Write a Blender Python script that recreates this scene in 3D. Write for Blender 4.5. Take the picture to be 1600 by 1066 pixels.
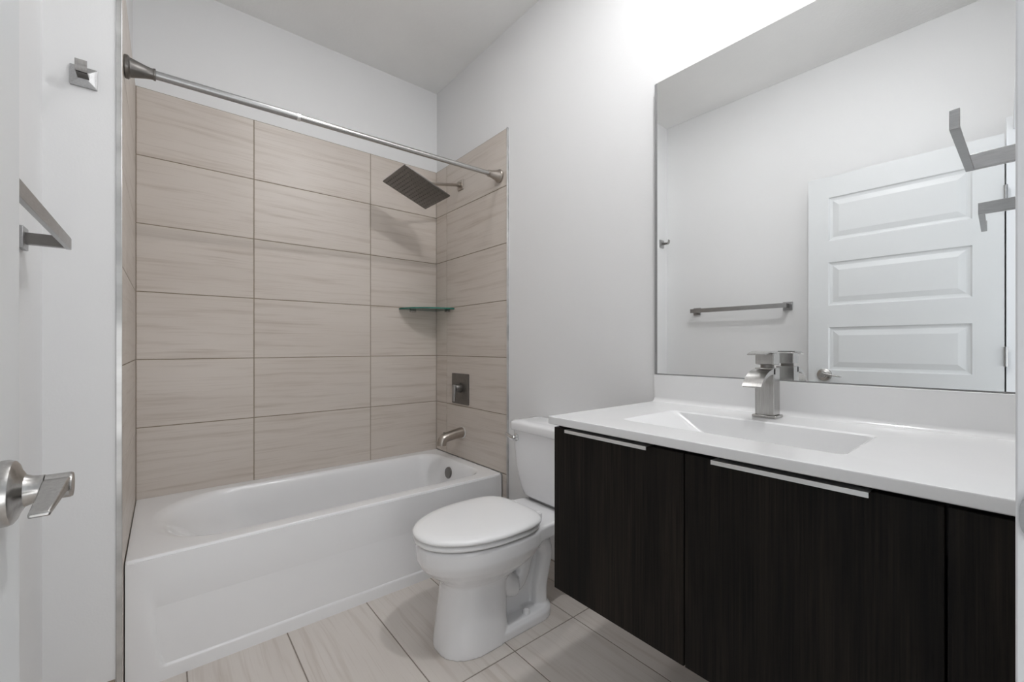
import bpy, bmesh, math, random
from mathutils import Vector, Matrix
random.seed(7)
sc = bpy.context.scene
for o in list(bpy.data.objects): bpy.data.objects.remove(o, do_unlink=True)
COL = sc.collection
R = math.radians

# ------------------------------------------------------------------ camera
CAM_H = 1.106; YAW = 39.25
cd = bpy.data.cameras.new('camera'); cam = bpy.data.objects.new('camera', cd); COL.objects.link(cam)
cam.location = (0, 0, CAM_H); cam.rotation_euler = (R(90), 0, R(-YAW))
cd.sensor_width = 36; cd.lens = 36 * 666.56 / 1600; cd.shift_y = (541.78 - 533) / 1600
cd.clip_start = 0.01; cd.clip_end = 50
sc.camera = cam

# ------------------------------------------------------------------ world, view, lights
w = bpy.data.worlds.new('world'); sc.world = w; w.use_nodes = True
w.node_tree.nodes['Background'].inputs[0].default_value = (0.86, 0.93, 1.0, 1)
w.node_tree.nodes['Background'].inputs[1].default_value = 1.2
vs = sc.view_settings; vs.view_transform = 'Standard'; vs.look = 'None'; vs.gamma = 1.0
vs.exposure = 0.12; vs.use_curve_mapping = False

def area(name, loc, direction, size, power, color=(1, 1, 1), shape='DISK', size_y=None):
    l = bpy.data.lights.new(name, 'AREA'); l.shape = shape; l.size = size
    if size_y: l.size_y = size_y
    l.energy = power; l.color = color
    o = bpy.data.objects.new(name, l); COL.objects.link(o)
    o.location = loc; o.rotation_euler = Vector(direction).to_track_quat('-Z', 'Y').to_euler()
    return o
LAMP = (.97, .49, 2.775); LAMP_R = .042; LAMP_S = 600.0     # emissive dome built with the ceiling light below
area('hall_fill_light', (0.35, -1.38, 1.15), (0, 1, .35), 1.5, 24, (0.985, 0.99, 1.0), 'RECTANGLE', 1.7)  # added soft fill through the doorway; the hall has no window

FILL = (.60, 1.45, 2.796)
area('ceiling_fill_light', FILL, (0, 0, -1), 0.22, 3.6, (0.99, 0.99, 1.0), 'SQUARE')  # added overhead fill to brighten the toilet lid, tub and floor

# ------------------------------------------------------------------ helpers
LOC = {}
def link(name, data, parent=None, loc=(0, 0, 0)):
    o = bpy.data.objects.new(name, data); COL.objects.link(o)
    loc = Vector(loc); base = LOC.get(parent.name, Vector()) if parent else Vector()
    o.location = loc - base
    if parent: o.parent = parent
    LOC[o.name] = loc.copy()
    return o
def tag(o, label=None, cat=None, group=None, kind=None):
    for k, v in (('label', label), ('category', cat), ('group', group), ('kind', kind)):
        if v: o[k] = v
    return o
def thing(name, label, cat, loc, group=None):
    return tag(link(name, None, None, loc), label, cat, group)
def obj(name, bm, m, parent=None, smooth=False, bevel=0, seg=2, sub=0, loc=None, angle=40):
    bmesh.ops.recalc_face_normals(bm, faces=bm.faces)
    me = bpy.data.meshes.new(name)
    if loc is None:
        if parent: loc = LOC[parent.name]
        else: loc = Vector((0, 0, 0))
    loc = Vector(loc)
    bmesh.ops.translate(bm, verts=bm.verts, vec=-loc)
    bm.to_mesh(me); bm.free()
    for mm in (m if isinstance(m, (list, tuple)) else [m]): me.materials.append(mm)
    o = link(name, me, parent, loc)
    if smooth:
        for p in me.polygons: p.use_smooth = True
        if angle:
            try: me.set_sharp_from_angle(angle=R(angle))
            except Exception: pass
    if bevel:
        b = o.modifiers.new('bevel', 'BEVEL'); b.width = bevel; b.segments = seg; b.limit_method = 'ANGLE'
        b.angle_limit = R(35); b.harden_normals = False
        for p in me.polygons: p.use_smooth = True
        try: me.set_sharp_from_angle(angle=R(50))
        except Exception: pass
    if sub:
        s = o.modifiers.new('sub', 'SUBSURF'); s.levels = sub; s.render_levels = sub
    return o
def wn(o):
    m_ = o.modifiers.new('weighted_normals', 'WEIGHTED_NORMAL'); m_.keep_sharp = True; m_.weight = 90; m_.mode = 'FACE_AREA'
    return o
def struct(name, bm, m, **k): return tag(obj(name, bm, m, **k), kind='structure')
def BM(): return bmesh.new()
def box(bm, x0, x1, y0, y1, z0, z1, mi=0):
    v = [bm.verts.new((x, y, z)) for z in (z0, z1) for x, y in ((x0, y0), (x1, y0), (x1, y1), (x0, y1))]
    fs = [(3, 2, 1, 0), (4, 5, 6, 7), (0, 1, 5, 4), (1, 2, 6, 5), (2, 3, 7, 6), (3, 0, 4, 7)]
    out = []
    for f in fs:
        q = bm.faces.new([v[i] for i in f]); q.material_index = mi; out.append(q)
    return v
def prism(bm, pts, z0, z1):
    a = [bm.verts.new((x, y, z0)) for x, y in pts]; b = [bm.verts.new((x, y, z1)) for x, y in pts]
    bm.faces.new(a[::-1]); bm.faces.new(b); n = len(pts)
    for i in range(n): bm.faces.new((a[i], a[(i + 1) % n], b[(i + 1) % n], b[i]))
def loft(bm, rings, cap0=True, cap1=True, closed=True):
    V = [[bm.verts.new(p) for p in r] for r in rings]
    for a, b in zip(V, V[1:]):
        n = len(a)
        for i in range(n if closed else n - 1):
            j = (i + 1) % n
            bm.faces.new((a[i], a[j], b[j], b[i]))
    if cap0: bm.faces.new(V[0][::-1])
    if cap1: bm.faces.new(V[-1])
    return V
def rrect(x0, x1, y0, y1, r, z, n=8, m=6):
    if not isinstance(r, (list, tuple)): r = [r] * 4
    cs = [(x0 + r[0], y0 + r[0], r[0], 180), (x1 - r[1], y0 + r[1], r[1], 270), (x1 - r[2], y1 - r[2], r[2], 0), (x0 + r[3], y1 - r[3], r[3], 90)]
    arcs = [[(cx + rr * math.cos(R(a0 + 90 * i / n)), cy + rr * math.sin(R(a0 + 90 * i / n))) for i in range(n + 1)] for cx, cy, rr, a0 in cs]
    out = []
    for i, a in enumerate(arcs):
        out += a; p, q = a[-1], arcs[(i + 1) % 4][0]
        for k in range(1, m): t = k / m; out.append((p[0] + (q[0] - p[0]) * t, p[1] + (q[1] - p[1]) * t))
    return [(x, y, z) for x, y in out]
def tube(bm, pts, rad, n=16, cap=True):
    pts = [Vector(p) for p in pts]; rings = []
    if not isinstance(rad, (list, tuple)): rad = [rad] * len(pts)
    up = None
    for i, p in enumerate(pts):
        d = (pts[min(i + 1, len(pts) - 1)] - pts[max(i - 1, 0)]).normalized()
        if up is None:
            up = Vector((0, 0, 1)) if abs(d.z) < .9 else Vector((0, 1, 0))
        a = d.cross(up).normalized(); b = a.cross(d).normalized(); up = b
        rings.append([p + (a * math.cos(2 * math.pi * k / n) + b * math.sin(2 * math.pi * k / n)) * rad[i] for k in range(n)])
    loft(bm, rings, cap, cap)
def lathe(bm, origin, axis, prof, n=28):
    o = Vector(origin); d = Vector(axis).normalized()
    up = Vector((0, 0, 1)) if abs(d.z) < .9 else Vector((1, 0, 0))
    a = d.cross(up).normalized(); b = a.cross(d)
    loft(bm, [[o + d * h + (a * math.cos(2 * math.pi * k / n) + b * math.sin(2 * math.pi * k / n)) * max(r, 1e-4) for k in range(n)] for h, r in prof])
def spline(pts, n=8):
    P = [Vector(p) for p in pts]; P = [2 * P[0] - P[1]] + P + [2 * P[-1] - P[-2]]; out = []
    for i in range(1, len(P) - 2):
        for k in range(n):
            t = k / n; a, b, c, d = P[i - 1:i + 3]
            out.append(.5 * ((2 * b) + (c - a) * t + (2 * a - 5 * b + 4 * c - d) * t * t + (3 * b - a - 3 * c + d) * t ** 3))
    out.append(P[-2]); return out

# ------------------------------------------------------------------ materials
def mat(name, col, rough=.5, metal=0., coat=0., noise=0., nscale=8, bump=0., bscale=200, spec=.5, stretch=None):
    m = bpy.data.materials.new(name); m.use_nodes = True; nt = m.node_tree; N = nt.nodes; b = N['Principled BSDF']
    b.inputs['Roughness'].default_value = rough; b.inputs['Metallic'].default_value = metal
    b.inputs['Coat Weight'].default_value = coat; b.inputs['Specular IOR Level'].default_value = spec
    b.inputs['Base Color'].default_value = (*col, 1)
    tc = N.new('ShaderNodeTexCoord'); mp = N.new('ShaderNodeMapping'); nt.links.new(tc.outputs['Object'], mp.inputs[0])
    if stretch: mp.inputs['Scale'].default_value = stretch
    nz = N.new('ShaderNodeTexNoise'); nz.inputs['Scale'].default_value = nscale; nz.inputs['Detail'].default_value = 4
    nt.links.new(mp.outputs[0], nz.inputs['Vector'])
    cr = N.new('ShaderNodeValToRGB'); e = cr.color_ramp.elements
    e[0].position = .3; e[1].position = .7
    e[0].color = (*[c * (1 - noise) for c in col], 1); e[1].color = (*[min(1, c * (1 + noise)) for c in col], 1)
    nt.links.new(nz.outputs['Fac'], cr.inputs[0]); nt.links.new(cr.outputs[0], b.inputs['Base Color'])
    if bump:
        n2 = N.new('ShaderNodeTexNoise'); n2.inputs['Scale'].default_value = bscale; n2.inputs['Detail'].default_value = 3
        nt.links.new(mp.outputs[0], n2.inputs['Vector'])
        bp = N.new('ShaderNodeBump'); bp.inputs['Strength'].default_value = bump; bp.inputs['Distance'].default_value = .002
        nt.links.new(n2.outputs['Fac'], bp.inputs['Height']); nt.links.new(bp.outputs[0], b.inputs['Normal'])
    return m
M_wall = mat('wall_paint', (.80, .80, .80), .55, noise=.008, nscale=2, bump=.12, bscale=160)
M_ceil = mat('ceiling_paint', (.89, .89, .88), .85, noise=.02, nscale=3, bump=.6, bscale=70)
M_trim = mat('trim_paint', (.80, .81, .825), .35, noise=.005)
M_door = mat('door_paint', (.70, .715, .72), .38, noise=.006, bump=.05, bscale=300)
M_acryl = mat('tub_acrylic', (.88, .88, .885), .16, coat=.3, noise=.004)
M_china = mat('toilet_china', (.88, .88, .89), .1, coat=.5, noise=.004)
M_seat = mat('seat_plastic', (.93, .93, .93), .22, noise=.004)
M_quartz = mat('white_solid_top', (.79, .79, .79), .17, coat=.2, noise=.006, nscale=20)
M_nickel = mat('brushed_nickel', (.47, .46, .445), .27, 1.0, noise=.10, nscale=30, stretch=(9, 9, .6))
M_chrome = mat('chrome', (.66, .66, .66), .12, 1.0, noise=.02)
M_steel = mat('satin_steel', (.42, .42, .42), .36, 1.0, noise=.08, nscale=40, stretch=(8, 1, 8))
M_dark = mat('dark_steel', (.21, .20, .19), .34, 1.0, noise=.08, nscale=40)
M_warm = mat('shower_nickel', (.44, .40, .36), .3, 1.0, noise=.08, nscale=40)
M_alu = mat('edge_trim_metal', (.62, .62, .61), .33, 1.0, noise=.25, nscale=3, stretch=(1, 1, 3))
M_pull = mat('pull_aluminium', (.80, .80, .79), .3, 1.0, noise=.05, nscale=20)
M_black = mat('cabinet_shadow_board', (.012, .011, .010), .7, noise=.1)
M_lampglass = mat('lamp_shade_white', (.85, .85, .83), .4, noise=.01)
M_rubber = mat('seal_grey', (.25, .25, .25), .6, noise=.05)
M_grout = mat('grout', (.30, .25, .19), .9, noise=.08, nscale=60)
M_fgrout = mat('floor_grout', (.27, .235, .20), .9, noise=.08, nscale=60)
M_nozzle = mat('nozzle_rubber', (.10, .095, .09), .5, noise=.05)

def mat_tile(name, base, streak, rough, amt=1.0):
    m = bpy.data.materials.new(name); m.use_nodes = True; nt = m.node_tree; N = nt.nodes; L = nt.links; b = N['Principled BSDF']
    b.inputs['Roughness'].default_value = rough; b.inputs['Specular IOR Level'].default_value = .45
    uv = N.new('ShaderNodeUVMap'); uv.uv_map = 'UVMap'
    wn = N.new('ShaderNodeTexNoise'); wn.inputs['Scale'].default_value = 3.0; wn.inputs['Detail'].default_value = 2
    L.new(uv.outputs[0], wn.inputs['Vector'])
    sb = N.new('ShaderNodeVectorMath'); sb.operation = 'SUBTRACT'; sb.inputs[1].default_value = (.5, .5, .5)
    sm = N.new('ShaderNodeVectorMath'); sm.operation = 'MULTIPLY'; sm.inputs[1].default_value = (0, .018, 0)
    ad = N.new('ShaderNodeVectorMath'); ad.operation = 'ADD'
    L.new(wn.outputs['Color'], sb.inputs[0]); L.new(sb.outputs[0], sm.inputs[0]); L.new(uv.outputs[0], ad.inputs[0]); L.new(sm.outputs[0], ad.inputs[1])
    outs = []
    for sx, sy, p0, p1 in ((1.8, 34, .52, .80), (3.2, 150, .54, .80), (1.2, 5, .45, .80)):
        mp = N.new('ShaderNodeMapping'); mp.inputs['Scale'].default_value = (sx, sy, 1); L.new(ad.outputs[0], mp.inputs[0])
        nz = N.new('ShaderNodeTexNoise'); nz.inputs['Scale'].default_value = 1; nz.inputs['Detail'].default_value = 3; nz.inputs['Roughness'].default_value = .55
        L.new(mp.outputs[0], nz.inputs['Vector'])
        mr = N.new('ShaderNodeMapRange'); mr.inputs['From Min'].default_value = p0; mr.inputs['From Max'].default_value = p1
        L.new(nz.outputs['Fac'], mr.inputs[0]); outs.append(mr.outputs[0])
    mu = N.new('ShaderNodeMath'); mu.operation = 'MULTIPLY_ADD'; mu.inputs[1].default_value = .7; L.new(outs[1], mu.inputs[0]); L.new(outs[0], mu.inputs[2])
    mk = N.new('ShaderNodeMath'); mk.operation = 'MULTIPLY_ADD'; mk.inputs[1].default_value = .35; L.new(outs[2], mk.inputs[0]); L.new(mu.outputs[0], mk.inputs[2])
    ml = N.new('ShaderNodeMath'); ml.operation = 'MULTIPLY'; ml.use_clamp = True; ml.inputs[1].default_value = amt; L.new(mk.outputs[0], ml.inputs[0])
    mx = N.new('ShaderNodeMix'); mx.data_type = 'RGBA'; mx.inputs['A'].default_value = (*base, 1); mx.inputs['B'].default_value = (*streak, 1)
    L.new(ml.outputs[0], mx.inputs['Factor'])
    L.new(mx.outputs['Result'], b.inputs['Base Color'])
    return m
M_tile = mat_tile('wall_tile', (.63, .57, .515), (.475, .405, .345), .34, .85)
M_ftile = mat_tile('floor_tile', (.68, .63, .585), (.52, .455, .40), .38, .75)

def mat_wood():
    m = bpy.data.materials.new('dark_wenge_wood'); m.use_nodes = True; nt = m.node_tree; N = nt.nodes; L = nt.links; b = N['Principled BSDF']
    b.inputs['Roughness'].default_value = .55; b.inputs['Specular IOR Level'].default_value = .16
    tc = N.new('ShaderNodeTexCoord'); prev = None
    def nz(sc_, detail, scale=1):
        mp = N.new('ShaderNodeMapping'); mp.inputs['Scale'].default_value = sc_; L.new(tc.outputs['Object'], mp.inputs[0])
        n = N.new('ShaderNodeTexNoise'); n.inputs['Scale'].default_value = scale; n.inputs['Detail'].default_value = detail; n.inputs['Roughness'].default_value = .6
        L.new(mp.outputs[0], n.inputs['Vector']); return n.outputs['Fac']
    a = nz((40, 260, 5), 4); c = nz((6, 14, 1.2), 3)
    mu = N.new('ShaderNodeMath'); mu.operation = 'MULTIPLY'; L.new(a, mu.inputs[0]); L.new(c, mu.inputs[1])
    cr = N.new('ShaderNodeValToRGB'); e = cr.color_ramp.elements
    e[0].position = .15; e[0].color = (.0022, .002, .0019, 1); e[1].position = .40; e[1].color = (.020, .0155, .0115, 1)
    L.new(mu.outputs[0], cr.inputs[0]); L.new(cr.outputs[0], b.inputs['Base Color'])
    bp = N.new('ShaderNodeBump'); bp.inputs['Strength'].default_value = .25; bp.inputs['Distance'].default_value = .001
    L.new(a, bp.inputs['Height']); L.new(bp.outputs[0], b.inputs['Normal'])
    return m
M_wood = mat_wood()

def mat_mirror():
    m = bpy.data.materials.new('mirror_silver'); m.use_nodes = True; b = m.node_tree.nodes['Principled BSDF']
    b.inputs['Base Color'].default_value = (.93, .94, .94, 1); b.inputs['Metallic'].default_value = 1; b.inputs['Roughness'].default_value = 0.0
    return m
M_mirror = mat_mirror()
def mat_glass():
    m = bpy.data.materials.new('thin_green_glass'); m.use_nodes = True; nt = m.node_tree; N = nt.nodes; N.remove(N['Principled BSDF'])
    t = N.new('ShaderNodeBsdfTransparent'); t.inputs[0].default_value = (.76, .86, .82, 1)
    g = N.new('ShaderNodeBsdfGlossy'); g.inputs['Roughness'].default_value = .02
    f = N.new('ShaderNodeFresnel'); f.inputs[0].default_value = 1.45; x = N.new('ShaderNodeMixShader')
    nt.links.new(f.outputs[0], x.inputs[0]); nt.links.new(t.outputs[0], x.inputs[1]); nt.links.new(g.outputs[0], x.inputs[2])
    nt.links.new(x.outputs[0], N['Material Output'].inputs[0])
    return m
M_glass = mat_glass()
M_glassedge = mat('glass_edge_green', (.03, .17, .13), .12, noise=.2, nscale=20)

# ------------------------------------------------------------------ key dimensions
WX = 1.430            # right drywall face
TX = 1.420            # right tile face
BY = 2.551; TBY = 2.541
LXF, LXB = -.098, -.0965   # left alcove tile face, front / back
RY = 1.768            # return wall facing the room
LW = -.2645            # left wall
H = 2.81
TT = 2.2745; TH = .3068
TEY = 1.782           # tile edge on the right wall
TUBF = 1.825; TUBZ = .420

# ------------------------------------------------------------------ room shell
def quadtile(bm, uvl, P, U, V, Nn, u0, u1, v0, v1, th, off, rot=False):
    """one bevelled tile on a plane: P origin, U,V axes, Nn normal"""
    e = .0012
    def pt(u, v, h): return P + U * u + V * v + Nn * h
    lo = [pt(u, v, 0) for u, v in ((u0, v0), (u1, v0), (u1, v1), (u0, v1))]
    mi = [pt(u, v, th - e) for u, v in ((u0, v0), (u1, v0), (u1, v1), (u0, v1))]
    hi = [pt(u, v, th) for u, v in ((u0 + e, v0 + e), (u1 - e, v0 + e), (u1 - e, v1 - e), (u0 + e, v1 - e))]
    V3 = [[bm.verts.new(p) for p in r] for r in (lo, mi, hi)]
    fs = [bm.faces.new(V3[2])]
    for a, b in zip(V3, V3[1:]):
        for i in range(4): fs.append(bm.faces.new((a[i], a[(i + 1) % 4], b[(i + 1) % 4], b[i])))
    for f in fs:
        for l in f.loops:
            d = l.vert.co - P; u, v = d.dot(U), d.dot(V)
            if rot: u, v = v, u
            l[uvl].uv = (u + off[0], v + off[1])
def tile_mesh(name, P, U, V, Nn, us, vs_, m, parent=None, th=.007, g=.0042, rot=False, backs=None, grout=None):
    bm = BM(); uvl = bm.loops.layers.uv.new('UVMap')
    P, U, V, Nn = map(Vector, (P, U, V, Nn)); U.normalize(); V.normalize(); Nn.normalize()
    for a, b in zip(us, us[1:]):
        for c, d in zip(vs_, vs_[1:]):
            quadtile(bm, uvl, P, U, V, Nn, a + g / 2, b - g / 2, c + g / 2, d - g / 2, th, (random.random() * 9, random.random() * 9), rot)
    # grout bed
    bu0, bu1, bv0, bv1 = us[0], us[-1], vs_[0], vs_[-1]
    q = [bm.verts.new(P + U * u + V * v + Nn * h) for h in (-.001, th - .0015) for u, v in ((bu0, bv0), (bu1, bv0), (bu1, bv1), (bu0, bv1))]
    for f in ((0, 1, 2, 3), (4, 5, 6, 7), (0, 1, 5, 4), (1, 2, 6, 5), (2, 3, 7, 6), (3, 0, 4, 7)):
        bm.faces.new([q[i] for i in f]).material_index = 1
    return obj(name, bm, [m, grout or M_grout], parent)

# floor
xs = [-1.0] + [.0615 + .309 * k for k in range(-3, 5)] + [1.60]
ys = [-1.40, -.67, -.06, .565, 1.193, 1.84, 2.56]
fl = tile_mesh('floor', (0, 0, -.007), (1, 0, 0), (0, 1, 0), (0, 0, 1), xs, ys, M_ftile, rot=True, g=.0044, grout=M_fgrout)
tag(fl, kind='structure')
bm = BM(); box(bm, -1.0, 1.6, -1.5, 2.7, H, H + .1); struct('ceiling', bm, M_ceil)
bm = BM(); box(bm, -.40, 1.6, BY, BY + .12, 0, H); wall_back = struct('wall_back', bm, M_wall)
bm = BM(); box(bm, WX, WX + .12, -.12, BY, 0, H); wall_right = struct('wall_right', bm, M_wall)
bm = BM(); box(bm, LW - .12, LW, 0, RY + .01, 0, H); struct('wall_left', bm, M_wall)
# thick return wall left of the tub (front faces the room, side carries the tile)
bm = BM(); prism(bm, [(-.40, RY), (LXF - .010, RY), (LXB - .010, BY), (-.40, BY)], 0, H)
wall_ret = struct('wall_return', bm, M_wall)
# near wall with the doorway
DX0, DX1, DZ = -.150, .600, 2.098
bm = BM(); box(bm, -.9, DX0 - .018, -.12, 0, 0, H); box(bm, DX1 + .018, WX, -.12, 0, 0, H); box(bm, DX0 - .018, DX1 + .018, -.12, 0, DZ + .018, H)
struct('wall_near', bm, M_wall)
bm = BM(); box(bm, DX0 - .018, DX0, -.121, .001, 0, DZ); box(bm, DX1, DX1 + .018, -.121, .0, 0, DZ); box(bm, DX0 - .018, DX1 + .018, -.121, .0, DZ, DZ + .018)
trim1 = struct('trim_1', bm, M_trim, bevel=.001)
def casing(y0, y1, nm):
    bm = BM(); z = DZ + .062
    box(bm, DX1 + .000, DX1 + .060, y0, y1, 0, z); box(bm, DX0 - .060, DX0 - .000, y0, y1 + (.020 if y0 == 0 else 0), 0, z); box(bm, DX0, DX1, y0, y1, DZ, z)
    o = struct(nm, bm, M_trim, bevel=.0015)
    return o
casing(.0, .0108, 'trim_2'); casing(-.134, -.122, 'trim_3')
# hallway beyond the doorway
bm = BM(); box(bm, -1.0, 1.6, -1.5, -1.4, 0, H); struct('wall_hall', bm, M_wall)
bm = BM(); box(bm, -1.0, -.9, -1.4, -.0, 0, H); struct('wall_hall_left', bm, M_wall)
# strike plate on the jamb
bm = BM(); pr = rrect(-.050, .0085, .925, .982, .024, 0)
loft(bm, [[(.5995, a, b) for a, b, _ in pr], [(.5975, a, b) for a, b, _ in pr]])
obj('strike_plate', bm, M_steel, trim1, smooth=True, angle=30)

# tile surround
zrow = [TUBZ - .006] + [TT - TH * k for k in range(5, -1, -1)]
tile_mesh('tile_panel', (0, BY - .003, 0), (1, 0, 0), (0, 0, 1), (0, -1, 0), [LXB - .0, -.096 + .457, -.096 + 1.067, TX + .001], zrow, M_tile, wall_back)
# right wall: u runs from back to front
def rt(bmname, rows, us, parent):
    return tile_mesh(bmname, (WX - .003, TBY + .001, 0), (0, -1, 0), (0, 0, 1), (-1, 0, 0), us, rows, M_tile, parent)
rt('tile_panel', [TUBZ + .001] + zrow[1:], [0.0, .135, TBY - TEY], wall_right)
rt('tile_panel', [0.0, TUBZ - .0], [TBY - TUBF + .004, TBY - TEY], wall_right)
d = Vector((LXB - LXF, BY - RY, 0)); Ld = d.length; d.normalize(); nrm = Vector((d.y, -d.x, 0))
tile_mesh('tile_panel', (LXF - .010 + .003, RY, 0), d, (0, 0, 1), nrm, [.0, .20, Ld - .009], [0.0, TUBZ - .0] + zrow[1:], M_tile, wall_ret)
# metal edge trims
bm = BM(); box(bm, WX - .013, WX, TEY - .006, TEY - .0005, 0, TT + .002)
obj('edge_trim', bm, M_alu, wall_right, bevel=.0012)
bm = BM(); box(bm, LXF - .014, LXF + .0005, RY - .004, RY - .0003, 0, TT + .002)
obj('edge_trim', bm, M_alu, wall_ret, bevel=.0012)
# tile baseboards
def base(nm, P, U, N_, L_):
    n = max(1, round(L_ / .6)); o = tile_mesh(nm, P, U, (0, 0, 1), N_, [L_ * k / n for k in range(n + 1)], [0.0, .095], M_ftile, th=.009)
    tag(o, kind='structure')
base('baseboard_return', (LW + .009, RY, 0), (1, 0, 0), (0, -1, 0), LXF - .016 - LW - .009)
base('baseboard_left', (LW, RY - .0, 0), (0, -1, 0), (1, 0, 0), RY)
base('baseboard_right', (WX, TEY - .008, 0), (0, -1, 0), (-1, 0, 0), TEY - .01)
base('baseboard_near', (WX - .01, 0, 0), (-1, 0, 0), (0, 1, 0), WX - .01 - DX1 - .062)

# ------------------------------------------------------------------ door, opened against the left wall
HG = Vector((-.1365, .036, 0)); ED = Vector((-.1388, .798, 0)); dd = (ED - HG).normalized(); dn = Vector((dd.y, -dd.x, 0)); DW = (ED - HG).length
def dp(s, t, z): return HG + dd * s + dn * t + Vector((0, 0, z))
DTOP = 2.084; DB = .010
bm = BM()
pz = [(DTOP - .122 - .372 * k - .248, DTOP - .122 - .372 * k) for k in range(5)][::-1]
s0, s1 = .100, DW - .098
def dface(t, sg):
    def q(a, b, c, e): bm.faces.new([bm.verts.new(dp(s, t, z)) for s, z in ((a, c), (b, c), (b, e), (a, e))])
    q(0, s0, DB, DTOP); q(s1, DW, DB, DTOP)
    zz = DB
    for a, b in pz: q(s0, s1, zz, a); zz = b
    q(s0, s1, zz, DTOP)
    for a, b in pz:
        prof = [(0, 0), (.006, -.007), (.014, -.009), (.020, -.0095), (.046, -.003), (.048, -.0025)]
        V = [[bm.verts.new(dp(s, t + sg * h, z)) for s, z in ((s0 + i, a + i), (s1 - i, a + i), (s1 - i, b - i), (s0 + i, b - i))] for i, h in prof]
        for A, B in zip(V, V[1:]):
            for i in range(4): bm.faces.new((A[i], A[(i + 1) % 4], B[(i + 1) % 4], B[i]))
        bm.faces.new(V[-1])
dface(0, 1); dface(-.035, -1)
for (a, b) in (((0, DB), (DW, DB)), ((DW, DB), (DW, DTOP)), ((DW, DTOP), (0, DTOP)), ((0, DTOP), (0, DB))):
    bm.faces.new([bm.verts.new(dp(s, t, z)) for (s, z), t in ((a, 0), (b, 0), (b, -.035), (a, -.035))])
bmesh.ops.remove_doubles(bm, verts=bm.verts, dist=1e-5)
door = struct('door_1', bm, M_door, loc=HG)
for z in (.28, 1.06, 1.80):
    bm = BM(); tube(bm, [dp(-.004, .006, z - .045), dp(-.004, .006, z + .045)], .0065, 12)
    obj('hinge', bm, M_steel, door, smooth=True)
# lever handle on the room side
SL = .080
ls = DW - SL; lz = .944
hd = link('door_handle', None, door, dp(ls, 0, lz))
def lev(name, bm, m=M_nickel, **k): return obj(name, bm, m, hd, smooth=True, **k)
bm = BM(); lathe(bm, dp(ls, 0, lz), dn, [(0, .036), (.006, .036), (.010, .0345), (.0125, .031), (.014, .026), (.0185, .018), (.024, .0158), (.030, .0150), (.033, .0150)], 40); lev('rosette', bm, angle=25)
bm = BM(); lathe(bm, dp(ls, .033, lz), dn, [(0, .0125), (.001, .0145), (.021, .0145), (.023, .0135)], 32); lev('lever_hub', bm, angle=25)
bm = BM()
secs = []
for s, t0, t1, zc, th in ((ls + .013, .032, .0555, lz, .020), (ls - .004, .032, .0555, lz + .003, .018), (ls - .022, .0325, .054, lz + .003, .012), (ls - .052, .033, .052, lz - .002, .008), (ls - .087, .0335, .0495, lz - .007, .0055)):
    secs.append([dp(s, t0, zc - th / 2), dp(s, t1, zc - th / 2), dp(s, t1, zc + th / 2), dp(s, t0, zc + th / 2)])
loft(bm, secs); obj('lever_blade', bm, M_nickel, hd, bevel=.0018)

# ------------------------------------------------------------------ bathtub
tub = thing('bathtub', 'white alcove bathtub with recessed apron along the tiled back wall', 'bathtub', (.66, 2.18, 0))
X0, X1, Y0, Y1 = -.0955, TX - .001, TUBF + .004, TBY - .001
I0, I1, J0, J1 = -.040, 1.362, 1.888, 2.478
bm = BM()
def rr(x0, x1, y0, y1, r, z): return rrect(x0, x1, y0, y1, r, z, 10, 10)
rad = [.24, .11, .13, .27]
rings = [rr(X0, X1, Y0, Y1, .006, .02), rr(X0, X1, Y0, Y1, .006, TUBZ - .012), rr(X0, X1, Y0, Y1, .006, TUBZ - .008), rr(X0 + .001, X1 - .001, Y0 + .0014, Y1 - .001, .006, TUBZ - .0022), rr(X0 + .004, X1 - .003, Y0 + .0050, Y1 - .003, .006, TUBZ)]
ins = [(0, 0), (.004, -.0015), (.009, -.005), (.014, -.012), (.018, -.022)]
rings.append(rr(I0 - .03, I1 + .02, J0 - .02, J1 + .015, [.25, .12, .14, .28], TUBZ - .0005))
for i, z in ins: rings.append(rr(I0 + i * 3.2, I1 - i, J0 + i, J1 - i, rad, TUBZ + z))
for k, (z, l, r_, f, b) in enumerate(((.375, .085, .024, .022, .026), (.34, .130, .030, .027, .033), (.30, .178, .036, .033, .041), (.25, .235, .044, .040, .051), (.20, .295, .054, .049, .064), (.15, .355, .066, .060, .078), (.115, .415, .082, .075, .095), (.095, .47, .11, .10, .12), (.086, .54, .16, .14, .16), (.084, .60, .22, .18, .2))):
    t = min(1, (k + 1) / 8)
    rings.append(rr(I0 + l, I1 - r_, J0 + f, J1 - b, [.24 - .13 * t, .11, .13 - .02 * t, .27 - .15 * t] if k < 8 else .09, z))
loft(bm, rings, cap0=False)
tub_body = wn(obj('tub_body', bm, M_acryl, tub, smooth=True, angle=60))
# apron with the recessed field
bm = BM(); nx, nz = 150, 60; ax0, ax1 = X0 + .001, X1 - .001; az1 = TUBZ - .010
def sstep(a, b, x): t = max(0, min(1, (x - a) / (b - a))); return t * t * (3 - 2 * t)
grid = []
zs = [az1 * (j / nz) for j in range(nz + 1)]
for j, z in enumerate(zs):
    row = []
    for i in range(nx + 1):
        x = ax0 + (ax1 - ax0) * i / nx
        left = -.006 - (z - .066) * .17
        rightb = X1 - .055
        dep = .017 * (1 - sstep(.04, .34, z))
        msk = sstep(left, left + .014, x) * (1 - sstep(rightb - .012, rightb, x)) * sstep(.046, .064, z)
        row.append(bm.verts.new((x, TUBF + dep * msk - .002 * (1 - sstep(.0, .06, z)) * 0, z)))
    grid.append(row)
for j in range(nz):
    for i in range(nx): bm.faces.new((grid[j][i], grid[j][i + 1], grid[j + 1][i + 1], grid[j + 1][i]))
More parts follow.
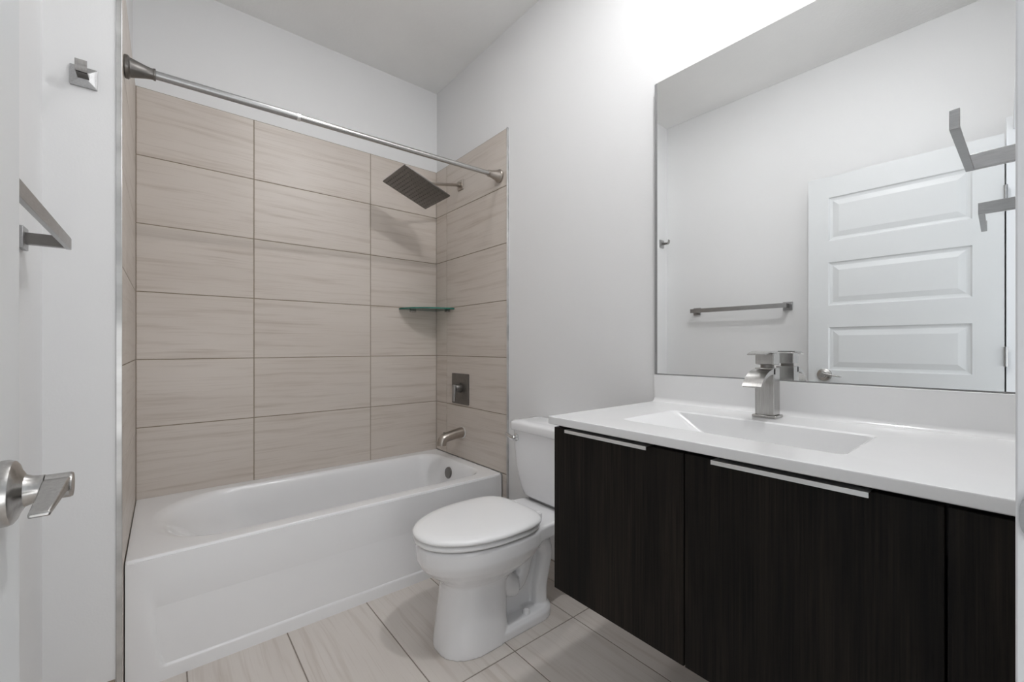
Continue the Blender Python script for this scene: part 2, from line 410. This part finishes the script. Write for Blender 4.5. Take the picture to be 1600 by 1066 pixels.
# close to a thin shell
e0 = [bm.verts.new((v.co.x, TUBF + .0035, v.co.z)) for v in grid[-1]]
for i in range(nx): bm.faces.new((grid[-1][i], grid[-1][i + 1], e0[i + 1], e0[i]))
for col in (0, nx):
    eb = [bm.verts.new((r[col].co.x, TUBF + .0035, r[col].co.z)) for r in grid]
    for j in range(nz): bm.faces.new((grid[j][col], grid[j + 1][col], eb[j + 1], eb[j]))
obj('apron', bm, M_acryl, tub, smooth=True, angle=50)
# overflow cap and drain
bm = BM(); lathe(bm, (1.334, 2.235, .345), (-1, 0, .12), [(0, .034), (.006, .034), (.011, .030), (.012, .002)], 32)
obj('overflow_cap', bm, M_dark, tub, smooth=True, angle=30)
bm = BM(); lathe(bm, (1.10, 2.19, .084), (0, 0, 1), [(0, .034), (.004, .034), (.006, .028), (.006, .001)], 32)
obj('drain', bm, M_chrome, tub, smooth=True, angle=30)

# ------------------------------------------------------------------ curtain rod
LZ, RZ = 2.005, 2.034; RYD = 1.843
xl, xr = LXF + .001, TX
rod = thing('shower_curtain_rod', 'brushed nickel tension curtain rod spanning the tub alcove', 'curtain rod', (xl, RYD, LZ))
def rz(x): return LZ + (RZ - LZ) * (x - xl) / (xr - xl)
ax = Vector((xr - xl, 0, RZ - LZ)).normalized()
bm = BM(); tube(bm, [(xl + .07, RYD, rz(xl + .07)), (.418, RYD, rz(.418))], .0135, 24); obj('outer_tube', bm, M_steel, rod, smooth=True)
bm = BM(); tube(bm, [(.412, RYD, rz(.412)), (xr - .06, RYD, rz(xr - .06))], .0118, 24); obj('inner_tube', bm, M_nickel, rod, smooth=True)
bm = BM(); tube(bm, [(.408, RYD, rz(.408)), (.420, RYD, rz(.420))], .0146, 24); obj('collar', bm, M_pull, rod, smooth=True)
prof = [(0, .033), (.003, .0355), (.010, .0355), (.014, .032), (.015, .0295), (.018, .0290), (.035, .0245), (.055, .0195), (.068, .0172), (.074, .0172), (.076, .0185), (.081, .0185), (.082, .0135)]
for x, sgn, m in ((xl, 1, M_dark), (xr, -1, M_warm)):
    bm = BM(); lathe(bm, (x, RYD, rz(x)), ax * sgn, [(h * .95, r) for h, r in prof], 36); obj('end_flange', bm, m, rod, smooth=True, angle=30)

# ------------------------------------------------------------------ shower head
SHY = 2.20; tilt = math.atan2(.1, .262); sc_ = Vector((1.099, SHY, 1.992)); hs = .145
pu = Vector((math.cos(tilt), 0, -math.sin(tilt))); pv = Vector((0, 1, 0)); pn = Vector((math.sin(tilt), 0, math.cos(tilt)))
sh = thing('overhead_shower', 'large square rain shower head on a straight wall arm', 'shower head', (TX, 2.235, 2.10))
bm = BM()
pr = rrect(-hs, hs, -hs, hs, .006, 0, 4, 1); pr2 = rrect(-hs + .004, hs - .004, -hs + .004, hs - .004, .005, 0, 4, 1); pr3 = rrect(-.03, .03, -.03, .03, .01, 0, 4, 1)
W3 = lambda p, h: sc_ + pu * p[0] + pv * p[1] + pn * h
loft(bm, [[W3(p, 0) for p in pr2], [W3(p, .002) for p in pr], [W3(p, .007) for p in pr], [W3(p, .009) for p in pr2], [W3(p, .013) for p in pr3]])
plate = obj('spray_plate', bm, M_dark, sh, smooth=True, angle=30)
bm = BM()
N_ = 12
for i in range(N_):
    for j in range(N_):
        a = -hs + .020 + (2 * hs - .04) * i / (N_ - 1); b = -hs + .020 + (2 * hs - .04) * j / (N_ - 1)
        c = W3((a, b), 0); 
        r8 = lambda r, h: [c + pu * r * math.cos(k * math.pi / 3) + pv * r * math.sin(k * math.pi / 3) + pn * h for k in range(6)]
        loft(bm, [r8(.0036, .001), r8(.0026, -.0022)])
nz_ = obj('nozzle_field', bm, M_nozzle, plate); nz_['kind'] = 'stuff'
bm = BM(); jt = sc_ + pn * .030
tube(bm, [sc_ + pn * .011, sc_ + pn * .026], .014, 20); obj('swivel_nut', bm, M_warm, sh, smooth=True)
bm = BM(); tube(bm, [(TX - .004, 2.235, 2.100), (1.145, 2.2035, 2.037), (1.135, 2.202, 2.033), jt - pn * .006], .0092, 16)
obj('shower_arm', bm, M_warm, sh, smooth=True)
bm = BM(); box(bm, TX - .008, TX, 2.205, 2.265, 2.070, 2.130); obj('wall_flange', bm, M_warm, sh, bevel=.002)
bm = BM(); tube(bm, [(TX - .008, 2.235, 2.10), (TX - .022, 2.2335, 2.099)], .016, 20); obj('collar', bm, M_warm, sh, smooth=True)

# ------------------------------------------------------------------ shower valve, tub spout
vv = thing('shower_valve', 'square dark nickel mixer valve plate with a lever on the beige tile', 'shower valve', (TX, 2.237, .846))
bm = BM(); pr = rrect(2.143, 2.331, .752, .940, .006, 0, 5, 1); prb = rrect(2.146, 2.328, .755, .937, .005, 0, 5, 1)
loft(bm, [[(TX, a, b) for a, b, _ in pr], [(TX - .006, a, b) for a, b, _ in pr], [(TX - .008, a, b) for a, b, _ in prb]])
obj('valve_plate', bm, M_dark, vv, smooth=True, angle=25)
bm = BM(); lathe(bm, (TX - .008, 2.237, .852), (-1, 0, 0), [(0, .030), (.012, .029), (.014, .026), (.030, .0235), (.034, .021)], 32); obj('valve_hub', bm, M_dark, vv, smooth=True, angle=30)
bm = BM(); sec = []
for z, x, hw, ht in ((.872, TX - .046, .014, .006), (.850, TX - .048, .015, .0065), (.81, TX - .050, .011, .005), (.772, TX - .050, .0085, .004)):
    sec.append([(x - ht, 2.237 - hw, z), (x + ht, 2.237 - hw, z), (x + ht, 2.237 + hw, z), (x - ht, 2.237 + hw, z)])
loft(bm, sec); obj('valve_lever', bm, M_steel, vv, bevel=.003)

sp = thing('tub_spout', 'brushed nickel tub spout below the mixer valve', 'tub spout', (TX, 2.215, .578))
path = [(TX - .002, 2.215, .582), (1.39, 2.215, .580), (1.345, 2.215, .574), (1.305, 2.215, .566), (1.283, 2.215, .556), (1.274, 2.215, .540), (1.272, 2.215, .522)]
bm = BM(); tube(bm, spline(path, 5), [.031] * 3 + [.0305 - .0035 * min(1, k / 18) for k in range(28)], 24); obj('spout_body', bm, M_warm, sp, smooth=True, angle=50)
bm = BM(); lathe(bm, (TX, 2.215, .582), (-1, 0, 0), [(0, .036), (.004, .036), (.007, .032)], 32); obj('spout_flange', bm, M_pull, sp, smooth=True, angle=30)
bm = BM(); tube(bm, [(1.290, 2.215, .578), (1.290, 2.215, .594)], .004, 10); tube(bm, [(1.290, 2.215, .592), (1.290, 2.215, .598)], .007, 12); obj('diverter_knob', bm, M_warm, sp, smooth=True)

# ------------------------------------------------------------------ glass corner shelf
sf = thing('glass_corner_shelf', 'clear green edged glass shelf across the tiled shower corner', 'shelf', (TX, TBY, 1.345))
cx, cy = TX - .002, TBY - .001; ra, rb = .265, .232; zt, zb = 1.3495, 1.3405
arc = [(cx - ra, cy), (cx - ra, cy - .012)] + [(cx - ra * math.cos(t * math.pi / 2 / 24) , cy - .012 - (rb - .012) * math.sin(t * math.pi / 2 / 24)) for t in range(1, 24)] + [(cx - .012, cy - rb), (cx, cy - rb)]
arc = [(cx, cy)] + arc
bm = BM(); a = [bm.verts.new((x, y, zb)) for x, y in arc]; b = [bm.verts.new((x, y, zt)) for x, y in arc]
bm.faces.new(a[::-1]); bm.faces.new(b)
for i in range(len(arc)): bm.faces.new((a[i], a[(i + 1) % len(arc)], b[(i + 1) % len(arc)], b[i])).material_index = 1
obj('glass_pane', bm, [M_glass, M_glassedge], sf)
for x0, x1, y0, y1 in ((1.225, 1.262, TBY - .022, TBY), (TX - .022, TX, 2.36, 2.397)):
    bm = BM(); box(bm, x0, x1, y0, y1, zb - .013, zb - .001); obj('shelf_clip', bm, M_nickel, sf, bevel=.002)

# ------------------------------------------------------------------ toilet
TY = 1.362
toi = thing('toilet', 'white two piece toilet with closed lid beside the bathtub', 'toilet', (1.10, TY, 0))
def egg(xf, xb, hw, z, xm=None, pf=2.0, pb=3.0, n=56, yc=TY):
    if xm is None: xm = xf + (xb - xf) * .56
    out = []
    for k in range(n):
        t = 2 * math.pi * k / n; c, s = math.cos(t), math.sin(t); p = pf if c < 0 else pb
        a = (xm - xf) if c < 0 else (xb - xm)
        out.append((xm + a * math.copysign(abs(c) ** (2 / p), c), yc + hw * math.copysign(abs(s) ** (2 / p), s), z))
    return out
bm = BM()
loft(bm, [egg(.765, 1.040, .120, .0, pf=2.3), egg(.766, 1.040, .120, .02, pf=2.3), egg(.775, 1.035, .116, .09, pf=2.3), egg(.785, 1.035, .112, .17, pf=2.2), egg(.790, 1.04, .111, .225, pf=2.2), egg(.786, 1.06, .115, .245), egg(.765, 1.10, .132, .265), egg(.734, 1.14, .154, .290), egg(.710, 1.17, .170, .315), egg(.697, 1.19, .179, .338), egg(.694, 1.20, .182, .348), egg(.692, 1.20, .183, .372), egg(.693, 1.20, .183, .394), egg(.698, 1.195, .178, .401)])
def deck(z, i=0):
    return [(1.02, TY - .172 + i, z), (1.20, TY - .158 + i, z), (1.395 - i, TY - .128 + i, z), (1.405 - i, TY - .118 + i, z), (1.405 - i, TY + .118 - i, z), (1.395 - i, TY + .128 - i, z), (1.20, TY + .158 - i, z), (1.02, TY + .172 - i, z)]
loft(bm, [deck(.345, .02), deck(.355, .002), deck(.40, 0), deck(.406, .006)])
def slab(x0, x1, hw, z0, z1, r): loft(bm, [rrect(x0, x1, TY - hw, TY + hw, r, z0), rrect(x0, x1, TY - hw, TY + hw, r, z1)])
slab(.98, 1.225, .038, 0, .36, .01)
slab(1.18, 1.395, .060, .285, .36, .02)
loft(bm, [rrect(.93, 1.275, TY - .114, TY + .114, [.02, .09, .09, .02], 0), rrect(.93, 1.275, TY - .114, TY + .114, [.02, .09, .09, .02], .030), rrect(.93, 1.262, TY - .102, TY + .102, [.02, .08, .08, .02], .046)])
tp = spline([(.985, 0, .245), (1.035, 0, .185), (1.080, 0, .165), (1.112, 0, .195), (1.135, 0, .255), (1.175, 0, .300), (1.222, 0, .300), (1.246, 0, .250), (1.232, 0, .185), (1.215, 0, .11), (1.215, 0, .02)], 5)
for o_, r0, r1 in ((0, .055, .046), (-.052, .046, .034), (.052, .046, .034)):
    tube(bm, [Vector((p.x, TY + o_, p.z)) for p in tp], [r0] * 10 + [r1] * (len(tp) - 10), 16)
bowl = obj('bowl', bm, M_china, toi, smooth=True, angle=0)
rm = bowl.modifiers.new('remesh', 'REMESH'); rm.mode = 'VOXEL'; rm.voxel_size = .004; rm.use_smooth_shade = True
smd = bowl.modifiers.new('smooth', 'SMOOTH'); smd.factor = .5; smd.iterations = 3
for s in (-1, 1):
    bm = BM(); lathe(bm, (1.118, TY + s * .083, .043), (0, 0, 1), [(0, .0155), (.010, .0155), (.017, .013), (.021, .007), (.022, .0005)], 24); obj('bolt_cap', bm, M_china, toi, smooth=True)
# seat and lid
bm = BM()
loft(bm, [egg(.700, 1.150, .170, .4065, .965, 2.05, 3.6), egg(.689, 1.158, .182, .409, .965, 2.05, 3.6), egg(.685, 1.160, .186, .414, .965, 2.05, 3.6), egg(.687, 1.160, .184, .421, .965, 2.05, 3.6), egg(.695, 1.156, .176, .425, .965, 2.05, 3.6)])
obj('seat', bm, M_seat, toi, smooth=True, angle=0)
bm = BM()
E_ = lambda i, z: egg(.683 + i, 1.168 - i * .8, .190 - i, z, .965, 2.05, 3.6)
loft(bm, [E_(.012, .4285), E_(.004, .430), E_(0, .434), E_(.001, .440), E_(.006, .445), E_(.016, .449), E_(.04, .4525), E_(.08, .455), E_(.14, .4565)])
obj('lid', bm, M_seat, toi, smooth=True, angle=0)
for s in (-1, 1):
    bm = BM(); loft(bm, [rrect(1.150, 1.196, TY + s * .078 - .018, TY + s * .078 + .018, .008, .406, 4, 1), rrect(1.150, 1.196, TY + s * .078 - .018, TY + s * .078 + .018, .008, .428, 4, 1), rrect(1.156, 1.190, TY + s * .078 - .012, TY + s * .078 + .012, .006, .434, 4, 1)])
    obj('seat_hinge', bm, M_seat, toi, smooth=True, angle=40)
# tank
bm = BM(); xb = WX - .006
def tk(xf, hw, z, r=.035): return rrect(xf, xb, TY - hw, TY + hw, [r, .01, .01, r], z, 8, 6)
loft(bm, [tk(1.312, .176, .412, .085), tk(1.297, .184, .416, .092), tk(1.285, .188, .428, .09), tk(1.275, .189, .47, .078), tk(1.266, .189, .54, .06), tk(1.261, .189, .64, .042), tk(1.260, .189, .721)])
tank = obj('tank', bm, M_china, toi, smooth=True, angle=50)
bm = BM()
loft(bm, [tk(1.262, .187, .719), tk(1.251, .197, .722), tk(1.248, .199, .727), tk(1.248, .199, .752), tk(1.251, .196, .759), tk(1.260, .188, .763), tk(1.29, .16, .765)])
obj('tank_lid', bm, M_china, toi, smooth=True, angle=0)
bm = BM(); loft(bm, [rrect(1.300, 1.40, TY - .12, TY + .12, .02, .402), rrect(1.300, 1.40, TY - .12, TY + .12, .02, .416)]); obj('tank_gasket', bm, M_rubber, toi)
fh = link('flush_handle', None, toi, (1.260, TY + .148, .688))
bm = BM(); lathe(bm, (1.261, TY + .148, .688), (-1, 0, 0), [(0, .017), (.006, .0165), (.010, .012), (.020, .011), (.024, .009)], 24); obj('pivot', bm, M_chrome, fh, smooth=True, angle=40)
bm = BM(); tube(bm, [(1.240, TY + .143, .687), (1.237, TY + .160, .690), (1.237, TY + .180, .695), (1.238, TY + .196, .699)], [.009, .009, .0105, .008], 14); obj('lever', bm, M_chrome, fh, smooth=True)

# ------------------------------------------------------------------ vanity cabinet
CF = .8632; VY1 = .8905; CZ0, CZ1 = .883, .905; FX = .886
van = thing('vanity_cabinet', 'wall hung dark wood vanity cabinet under the white sink top', 'cabinet', (1.15, .45, .40))
B0, B1 = .402, .8715
bm = BM(); xi0, xi1 = FX + .020, WX - .001
box(bm, xi0, xi1, VY1 - .0185, VY1 - .002, B0 + .002, CZ0 - .001); box(bm, xi0, xi1, .003, .020, B0 + .002, CZ0 - .001)
box(bm, xi0, xi1, .020, VY1 - .0185, B0 + .002, B0 + .020); box(bm, xi1 - .012, xi1, .020, VY1 - .0185, B0 + .020, CZ0 - .001)
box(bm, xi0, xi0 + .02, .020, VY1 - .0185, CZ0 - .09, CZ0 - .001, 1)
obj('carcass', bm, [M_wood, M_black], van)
SPL1, SPL2 = .4865, .0815
def door_panel(y0, y1, nm='door', h=None):
    bm = BM(); box(bm, FX, FX + .019, y0, y1, B0, B1); o = obj(nm, bm, M_wood, van, bevel=.0012)
    if h:
        bm = BM()
        # edge pull: thin lip folded over the top edge of the door
        sec = [(FX - .016, B1 - .0065), (FX - .016, B1 + .0015), (FX + .018, B1 + .0015), (FX + .018, B1 + .0002), (FX - .0003, B1 + .0002), (FX - .0003, B1 - .0), (FX - .0125, B1 - .0), (FX - .0125, B1 - .0065)]
        sec = [(FX - .0170, B1 - .0070), (FX - .0170, B1 + .0018), (FX + .016, B1 + .0018), (FX + .016, B1 + .0003), (FX - .0145, B1 + .0003), (FX - .0145, B1 - .0070)]
        a = [bm.verts.new((x, h[0], z)) for x, z in sec]; b = [bm.verts.new((x, h[1], z)) for x, z in sec]; n = len(sec)
        bm.faces.new(a); bm.faces.new(b[::-1])
        for i in range(n): bm.faces.new((a[i], a[(i + 1) % n], b[(i + 1) % n], b[i]))
        obj('handle', bm, M_pull, o)
    return o
door_panel(SPL1 + .0015, VY1 - .002, 'door', (.572, .832))
door_panel(SPL2 + .0015, SPL1 - .0015, 'door', (.167, .420))
door_panel(.003, SPL2 - .0015, 'filler_panel')

# sink top
top = thing('vanity_sink_top', 'white one piece vanity top with integrated rectangular basin', 'sink top', (1.15, .45, CZ1))
TWX = WX - .0015
bm = BM()
def q4(x0, x1, y0, y1, r, z): return rrect(x0, x1, y0, y1, r, z, 6, 8)
ox0, ox1, oy0, oy1 = CF, TWX, .002, VY1 + .0015
bx0, bx1, by0, by1 = .978, 1.252, .220, .726
rings = [q4(bx0 - .02, bx1 + .02, by0 - .02, by1 + .02, .02, CZ0), q4(ox0 + .002, ox1, oy0, oy1 - .002, .003, CZ0), q4(ox0, ox1, oy0, oy1, .003, CZ0 + .002), q4(ox0, ox1, oy0, oy1, .003, CZ1 - .003), q4(ox0 + .001, ox1, oy0, oy1 - .001, .003, CZ1 - .0008), q4(ox0 + .003, ox1, oy0, oy1 - .003, .003, CZ1),
         q4(bx0, bx1, by0, by1, .02, CZ1), q4(bx0 + .002, bx1 - .002, by0 + .003, by1 - .003, .02, CZ1 - .001), q4(bx0 + .005, bx1 - .005, by0 + .008, by1 - .009, .02, CZ1 - .004),
         q4(bx0 + .020, bx1 - .014, by0 + .016, by1 - .085, .022, CZ1 - .050), q4(bx0 + .030, bx1 - .020, by0 + .030, by1 - .150, .024, CZ1 - .090), q4(bx0 + .040, bx1 - .032, by0 + .050, by1 - .170, .024, CZ1 - .100), q4(bx0 + .07, bx1 - .06, by0 + .12, by1 - .2, .024, CZ1 - .103)]
loft(bm, rings, cap0=False, cap1=True)
# underside skin of the basin
rings = [q4(bx0 - .02, bx1 + .02, by0 - .02, by1 + .02, .02, CZ0), q4(bx0 + .008, bx1 - .004, by0 + .004, by1 - .07, .022, CZ1 - .060), q4(bx0 + .02, bx1 - .010, by0 + .02, by1 - .14, .024, CZ1 - .104), q4(bx0 + .07, bx1 - .06, by0 + .12, by1 - .2, .024, CZ1 - .112)]
loft(bm, rings, cap0=False, cap1=True)
wn(obj('basin_top', bm, M_quartz, top, smooth=True, angle=28))
BZ = 1.004; bsx = TWX - .0185; BYL = VY1 + .0015
bm = BM(); pts = [(ox1, CZ1 - .002), (ox1, BZ), (bsx + .002, BZ), (bsx + .0005, BZ - .0007), (bsx, BZ - .002)]
cove = .016
for k in range(9):
    t = k / 8 * math.pi / 2; pts.append((bsx - cove + cove * math.cos(t), CZ1 + cove - cove * math.sin(t)))
pts.append((bsx - cove - .004, CZ1 - .001)); pts.append((ox1, CZ1 - .002))
pts = pts[:-1]
a = [bm.verts.new((x, oy0 + .0005, z)) for x, z in pts]; b = [bm.verts.new((x, BYL - .0008, z)) for x, z in pts]; n = len(pts)
bm.faces.new(a); bm.faces.new(b[::-1])
for i in range(n): bm.faces.new((a[i], a[(i + 1) % n], b[(i + 1) % n], b[i]))
wn(obj('backsplash', bm, M_quartz, top, smooth=True, angle=40))
bm = BM(); lathe(bm, (1.12, .42, CZ1 - .1035), (0, 0, 1), [(0, .022), (.003, .022), (.004, .018), (.004, .001)], 28); obj('drain', bm, M_nickel, top, smooth=True, angle=30)

# ------------------------------------------------------------------ faucet
FY = .482; fx0, fx1 = 1.3125, 1.3575; fw = .0245
fa = thing('sink_faucet', 'brushed nickel single lever waterfall faucet behind the basin', 'faucet', (1.335, FY, CZ1))
bm = BM(); box(bm, fx0 - .006, fx1 + .006, FY - fw - .006, FY + fw + .006, CZ1, CZ1 + .008); obj('base_plate', bm, M_nickel, fa, bevel=.0015)
bm = BM(); box(bm, fx0, fx1, FY - fw, FY + fw, CZ1 + .008, 1.046); obj('body', bm, M_nickel, fa, bevel=.0015)
bm = BM(); sec = []
NN = 14
for k in range(NN + 1):
    t = k / NN; ang = t * 1.12
    rx = .098; 
    x = fx0 + .012 - rx * math.sin(ang) / math.sin(1.12); z = 1.040 - .045 * (1 - math.cos(ang)) / (1 - math.cos(1.12))
    th = .016 - .010 * t
    nx_, nz_2 = -math.sin(ang * .75), math.cos(ang * .75)
    sec.append([(x, FY - fw, z + .004), (x, FY + fw, z + .004), (x + nx_ * -th, FY + fw, z + .004 - nz_2 * th), (x + nx_ * -th, FY - fw, z + .004 - nz_2 * th)])
loft(bm, sec); obj('spout', bm, M_nickel, fa, smooth=True, angle=35)
bm = BM(); tube(bm, [(1.335, FY, 1.045), (1.335, FY, 1.056)], .017, 24); obj('handle_neck', bm, M_dark, fa, smooth=True)
bm = BM(); box(bm, fx0 + .0, fx1 + .003, FY - fw + .001, FY + fw - .001, 1.055, 1.088); obj('handle_block', bm, M_nickel, fa, bevel=.002)
bm = BM(); sec = []
for x, z, th in ((1.345, 1.0885, .004), (1.31, 1.089, .004), (1.29, 1.0885, .004), (1.272, 1.0865, .0035), (1.258, 1.0825, .003)):
    sec.append([(x, FY - fw + .001, z), (x, FY + fw - .001, z), (x, FY + fw - .001, z + th), (x, FY - fw + .001, z + th)])
loft(bm, sec); obj('lever_plate', bm, M_nickel, fa, smooth=True, angle=35)

# ------------------------------------------------------------------ mirror
MZ0, MZ1, MY0, MY1 = 1.0052, 2.080, .006, .889; MX = 1.4235
def mx(y): return 1.4102 - .016 * (y - .8908)      # the glass stands a little further off the wall at its far edge
bm = BM(); e_ = .002
cor = [(MY0, MZ0), (MY1, MZ0), (MY1, MZ1), (MY0, MZ1)]; cin = [(MY0 + e_, MZ0 + e_), (MY1 - e_, MZ0 + e_), (MY1 - e_, MZ1 - e_), (MY0 + e_, MZ1 - e_)]
V = loft(bm, [[(WX - .0005, y, z) for y, z in cor], [(mx(y) + .0025, y, z) for y, z in cor], [(mx(y), y, z) for y, z in cin]])
for f in bm.faces:
    if min(v.co.x - mx(v.co.y) for v in f.verts) > -1e-4 and max(v.co.x for v in f.verts) > WX - .001: f.material_index = 1
mr = obj('wall_mirror', bm, [M_mirror, M_rubber], None, loc=(MX, .45, 1.005))
bm = BM(); q = lambda y, z, h: (mx(y) - h, y, z)
for (ya, yb, za, zb) in ((MY1 - .0095, MY1 + .001, MZ0, MZ1 - .004), (MY0, MY1, MZ0 - .0002, MZ0 + .0022)):
    loft(bm, [[q(ya, za, -.002), q(yb, za, -.002), q(yb, zb, -.002), q(ya, zb, -.002)], [q(ya, za, .0008), q(yb, za, .0008), q(yb, zb, .0008), q(ya, zb, .0008)]])
obj('edge_strip', bm, M_rubber, mr)
tag(mr, 'large frameless mirror on the wall above the sink top', 'mirror')

# ------------------------------------------------------------------ towel bar (left wall)
tb = thing('towel_bar', 'long square profile towel bar on the left wall beyond the door', 'towel bar', (LW, 1.30, 1.36))
bxo = -.180; bz0, bz1 = 1.350, 1.379
bm = BM(); box(bm, bxo - .010, bxo,   .925, 1.540, bz0, bz1); obj('bar', bm, M_steel, tb, bevel=.0012)
for y in (.939, 1.525):
    bm = BM(); box(bm, LW + .009, bxo - .0095, y - .010, y + .010, bz0 + .001, bz1 - .001); po = obj('post', bm, M_dark, tb, bevel=.001)
    bm = BM(); box(bm, LW, LW + .010, y - .026, y + .026, bz0 - .012, bz1 + .012); obj('mounting_plate', bm, M_steel, po, bevel=.0015)

# robe hook on the return wall
hx, hz = -.181, 1.896
hk = thing('robe_hook', 'small square robe hook on the narrow wall left of the tub', 'hook', (hx, RY, hz))
bm = BM(); pr = rrect(hx - .029, hx + .029, hz - .029, hz + .029, .001, 0, 1, 1)
loft(bm, [[(a, RY, b) for a, b, _ in pr], [(a, RY - .007, b) for a, b, _ in pr], [(hx + (a - hx) * .80, RY - .0085, hz + (b - hz) * .80) for a, b, _ in pr], [(hx + (a - hx) * .30, RY - .013, hz + (b - hz) * .30) for a, b, _ in pr]])
obj('mounting_plate', bm, M_steel, hk)
bm = BM(); sec = []
for y, z, th in ((RY - .008, hz - .008, .016), (RY - .035, hz - .008, .012), (RY - .056, hz - .008, .008)):
    sec.append([(hx - .0125, y, z), (hx + .0125, y, z), (hx + .0125, y, z + th), (hx - .0125, y, z + th)])
loft(bm, sec); obj('hook_arm', bm, M_dark, hk, bevel=.0008)
bm = BM(); sec = []
for z, y, th in ((hz - .008, RY - .056, .006), (hz + .002, RY - .063, .005), (hz + .012, RY - .065, .004), (hz + .022, RY - .064, .003)):
    sec.append([(hx - .0125, y, z), (hx + .0125, y, z), (hx + .0125, y + th, z), (hx - .0125, y + th, z)])
loft(bm, sec); obj('hook_lip', bm, M_nickel, hk, smooth=True, angle=40)

# open hand towel holder on the near wall, over the sink top
hh = thing('hand_towel_holder', 'open L shaped hand towel bar beside the mirror at the right edge', 'towel holder', (1.212, 0, 1.46))
ay, az = .079, 1.4475
bm = BM(); box(bm, 1.184, 1.240, 0, .009, az - .012, az + .044); obj('mounting_plate', bm, M_steel, hh, bevel=.0015)
bm = BM(); box(bm, 1.207, 1.217, .009, ay + .006, az, az + .030); obj('arm', bm, M_steel, hh, bevel=.001)
bm = BM(); box(bm, .962, 1.2085, ay - .006, ay + .006, az, az + .0045); obj('bar', bm, M_steel, hh, bevel=.0008)
bm = BM(); box(bm, .960, .9645, ay - .006, ay + .006, az, az + .031); obj('end_lip', bm, M_steel, hh, bevel=.0008)

# ------------------------------------------------------------------ flush ceiling lamp above the sink top, just outside the photo
cl = thing('ceiling_light', 'small round flush ceiling lamp with a glowing dome above the sink', 'light', (LAMP[0], LAMP[1], H))
bm = BM(); lathe(bm, (LAMP[0], LAMP[1], H), (0, 0, -1), [(0, .085), (.004, .084), (.014, .074), (.030, .050), (.036, .044)], 40)
obj('ceiling_pan', bm, M_trim, cl, smooth=True, angle=30)
m = bpy.data.materials.new('lamp_glow'); m.use_nodes = True
m.node_tree.nodes['Principled BSDF'].inputs['Emission Color'].default_value = (.985, .988, 1.0, 1)
m.node_tree.nodes['Principled BSDF'].inputs['Emission Strength'].default_value = LAMP_S
bm = BM(); lathe(bm, (LAMP[0], LAMP[1], LAMP[2]), (0, 0, -1), [(0, LAMP_R), (.006, LAMP_R * .98), (.012, LAMP_R * .90), (.018, LAMP_R * .70), (.022, LAMP_R * .4), (.024, .001)], 24)
obj('lamp_dome', bm, m, cl, smooth=True)
# frame of the added fill panel, on the unseen part of the ceiling
fp = thing('fill_panel', 'added square ceiling fill light panel near the toilet, out of view', 'fill light', (FILL[0], FILL[1], H))
bm = BM(); a, b, c, d = FILL[0], FILL[1], .17, .125
for q in ((a - c, a + c, b - c, b - d), (a - c, a + c, b + d, b + c), (a - c, a - d, b - d, b + d), (a + d, a + c, b - d, b + d)): box(bm, *q, H - .018, H)
obj('fill_panel_frame', bm, M_trim, fp, bevel=.002)
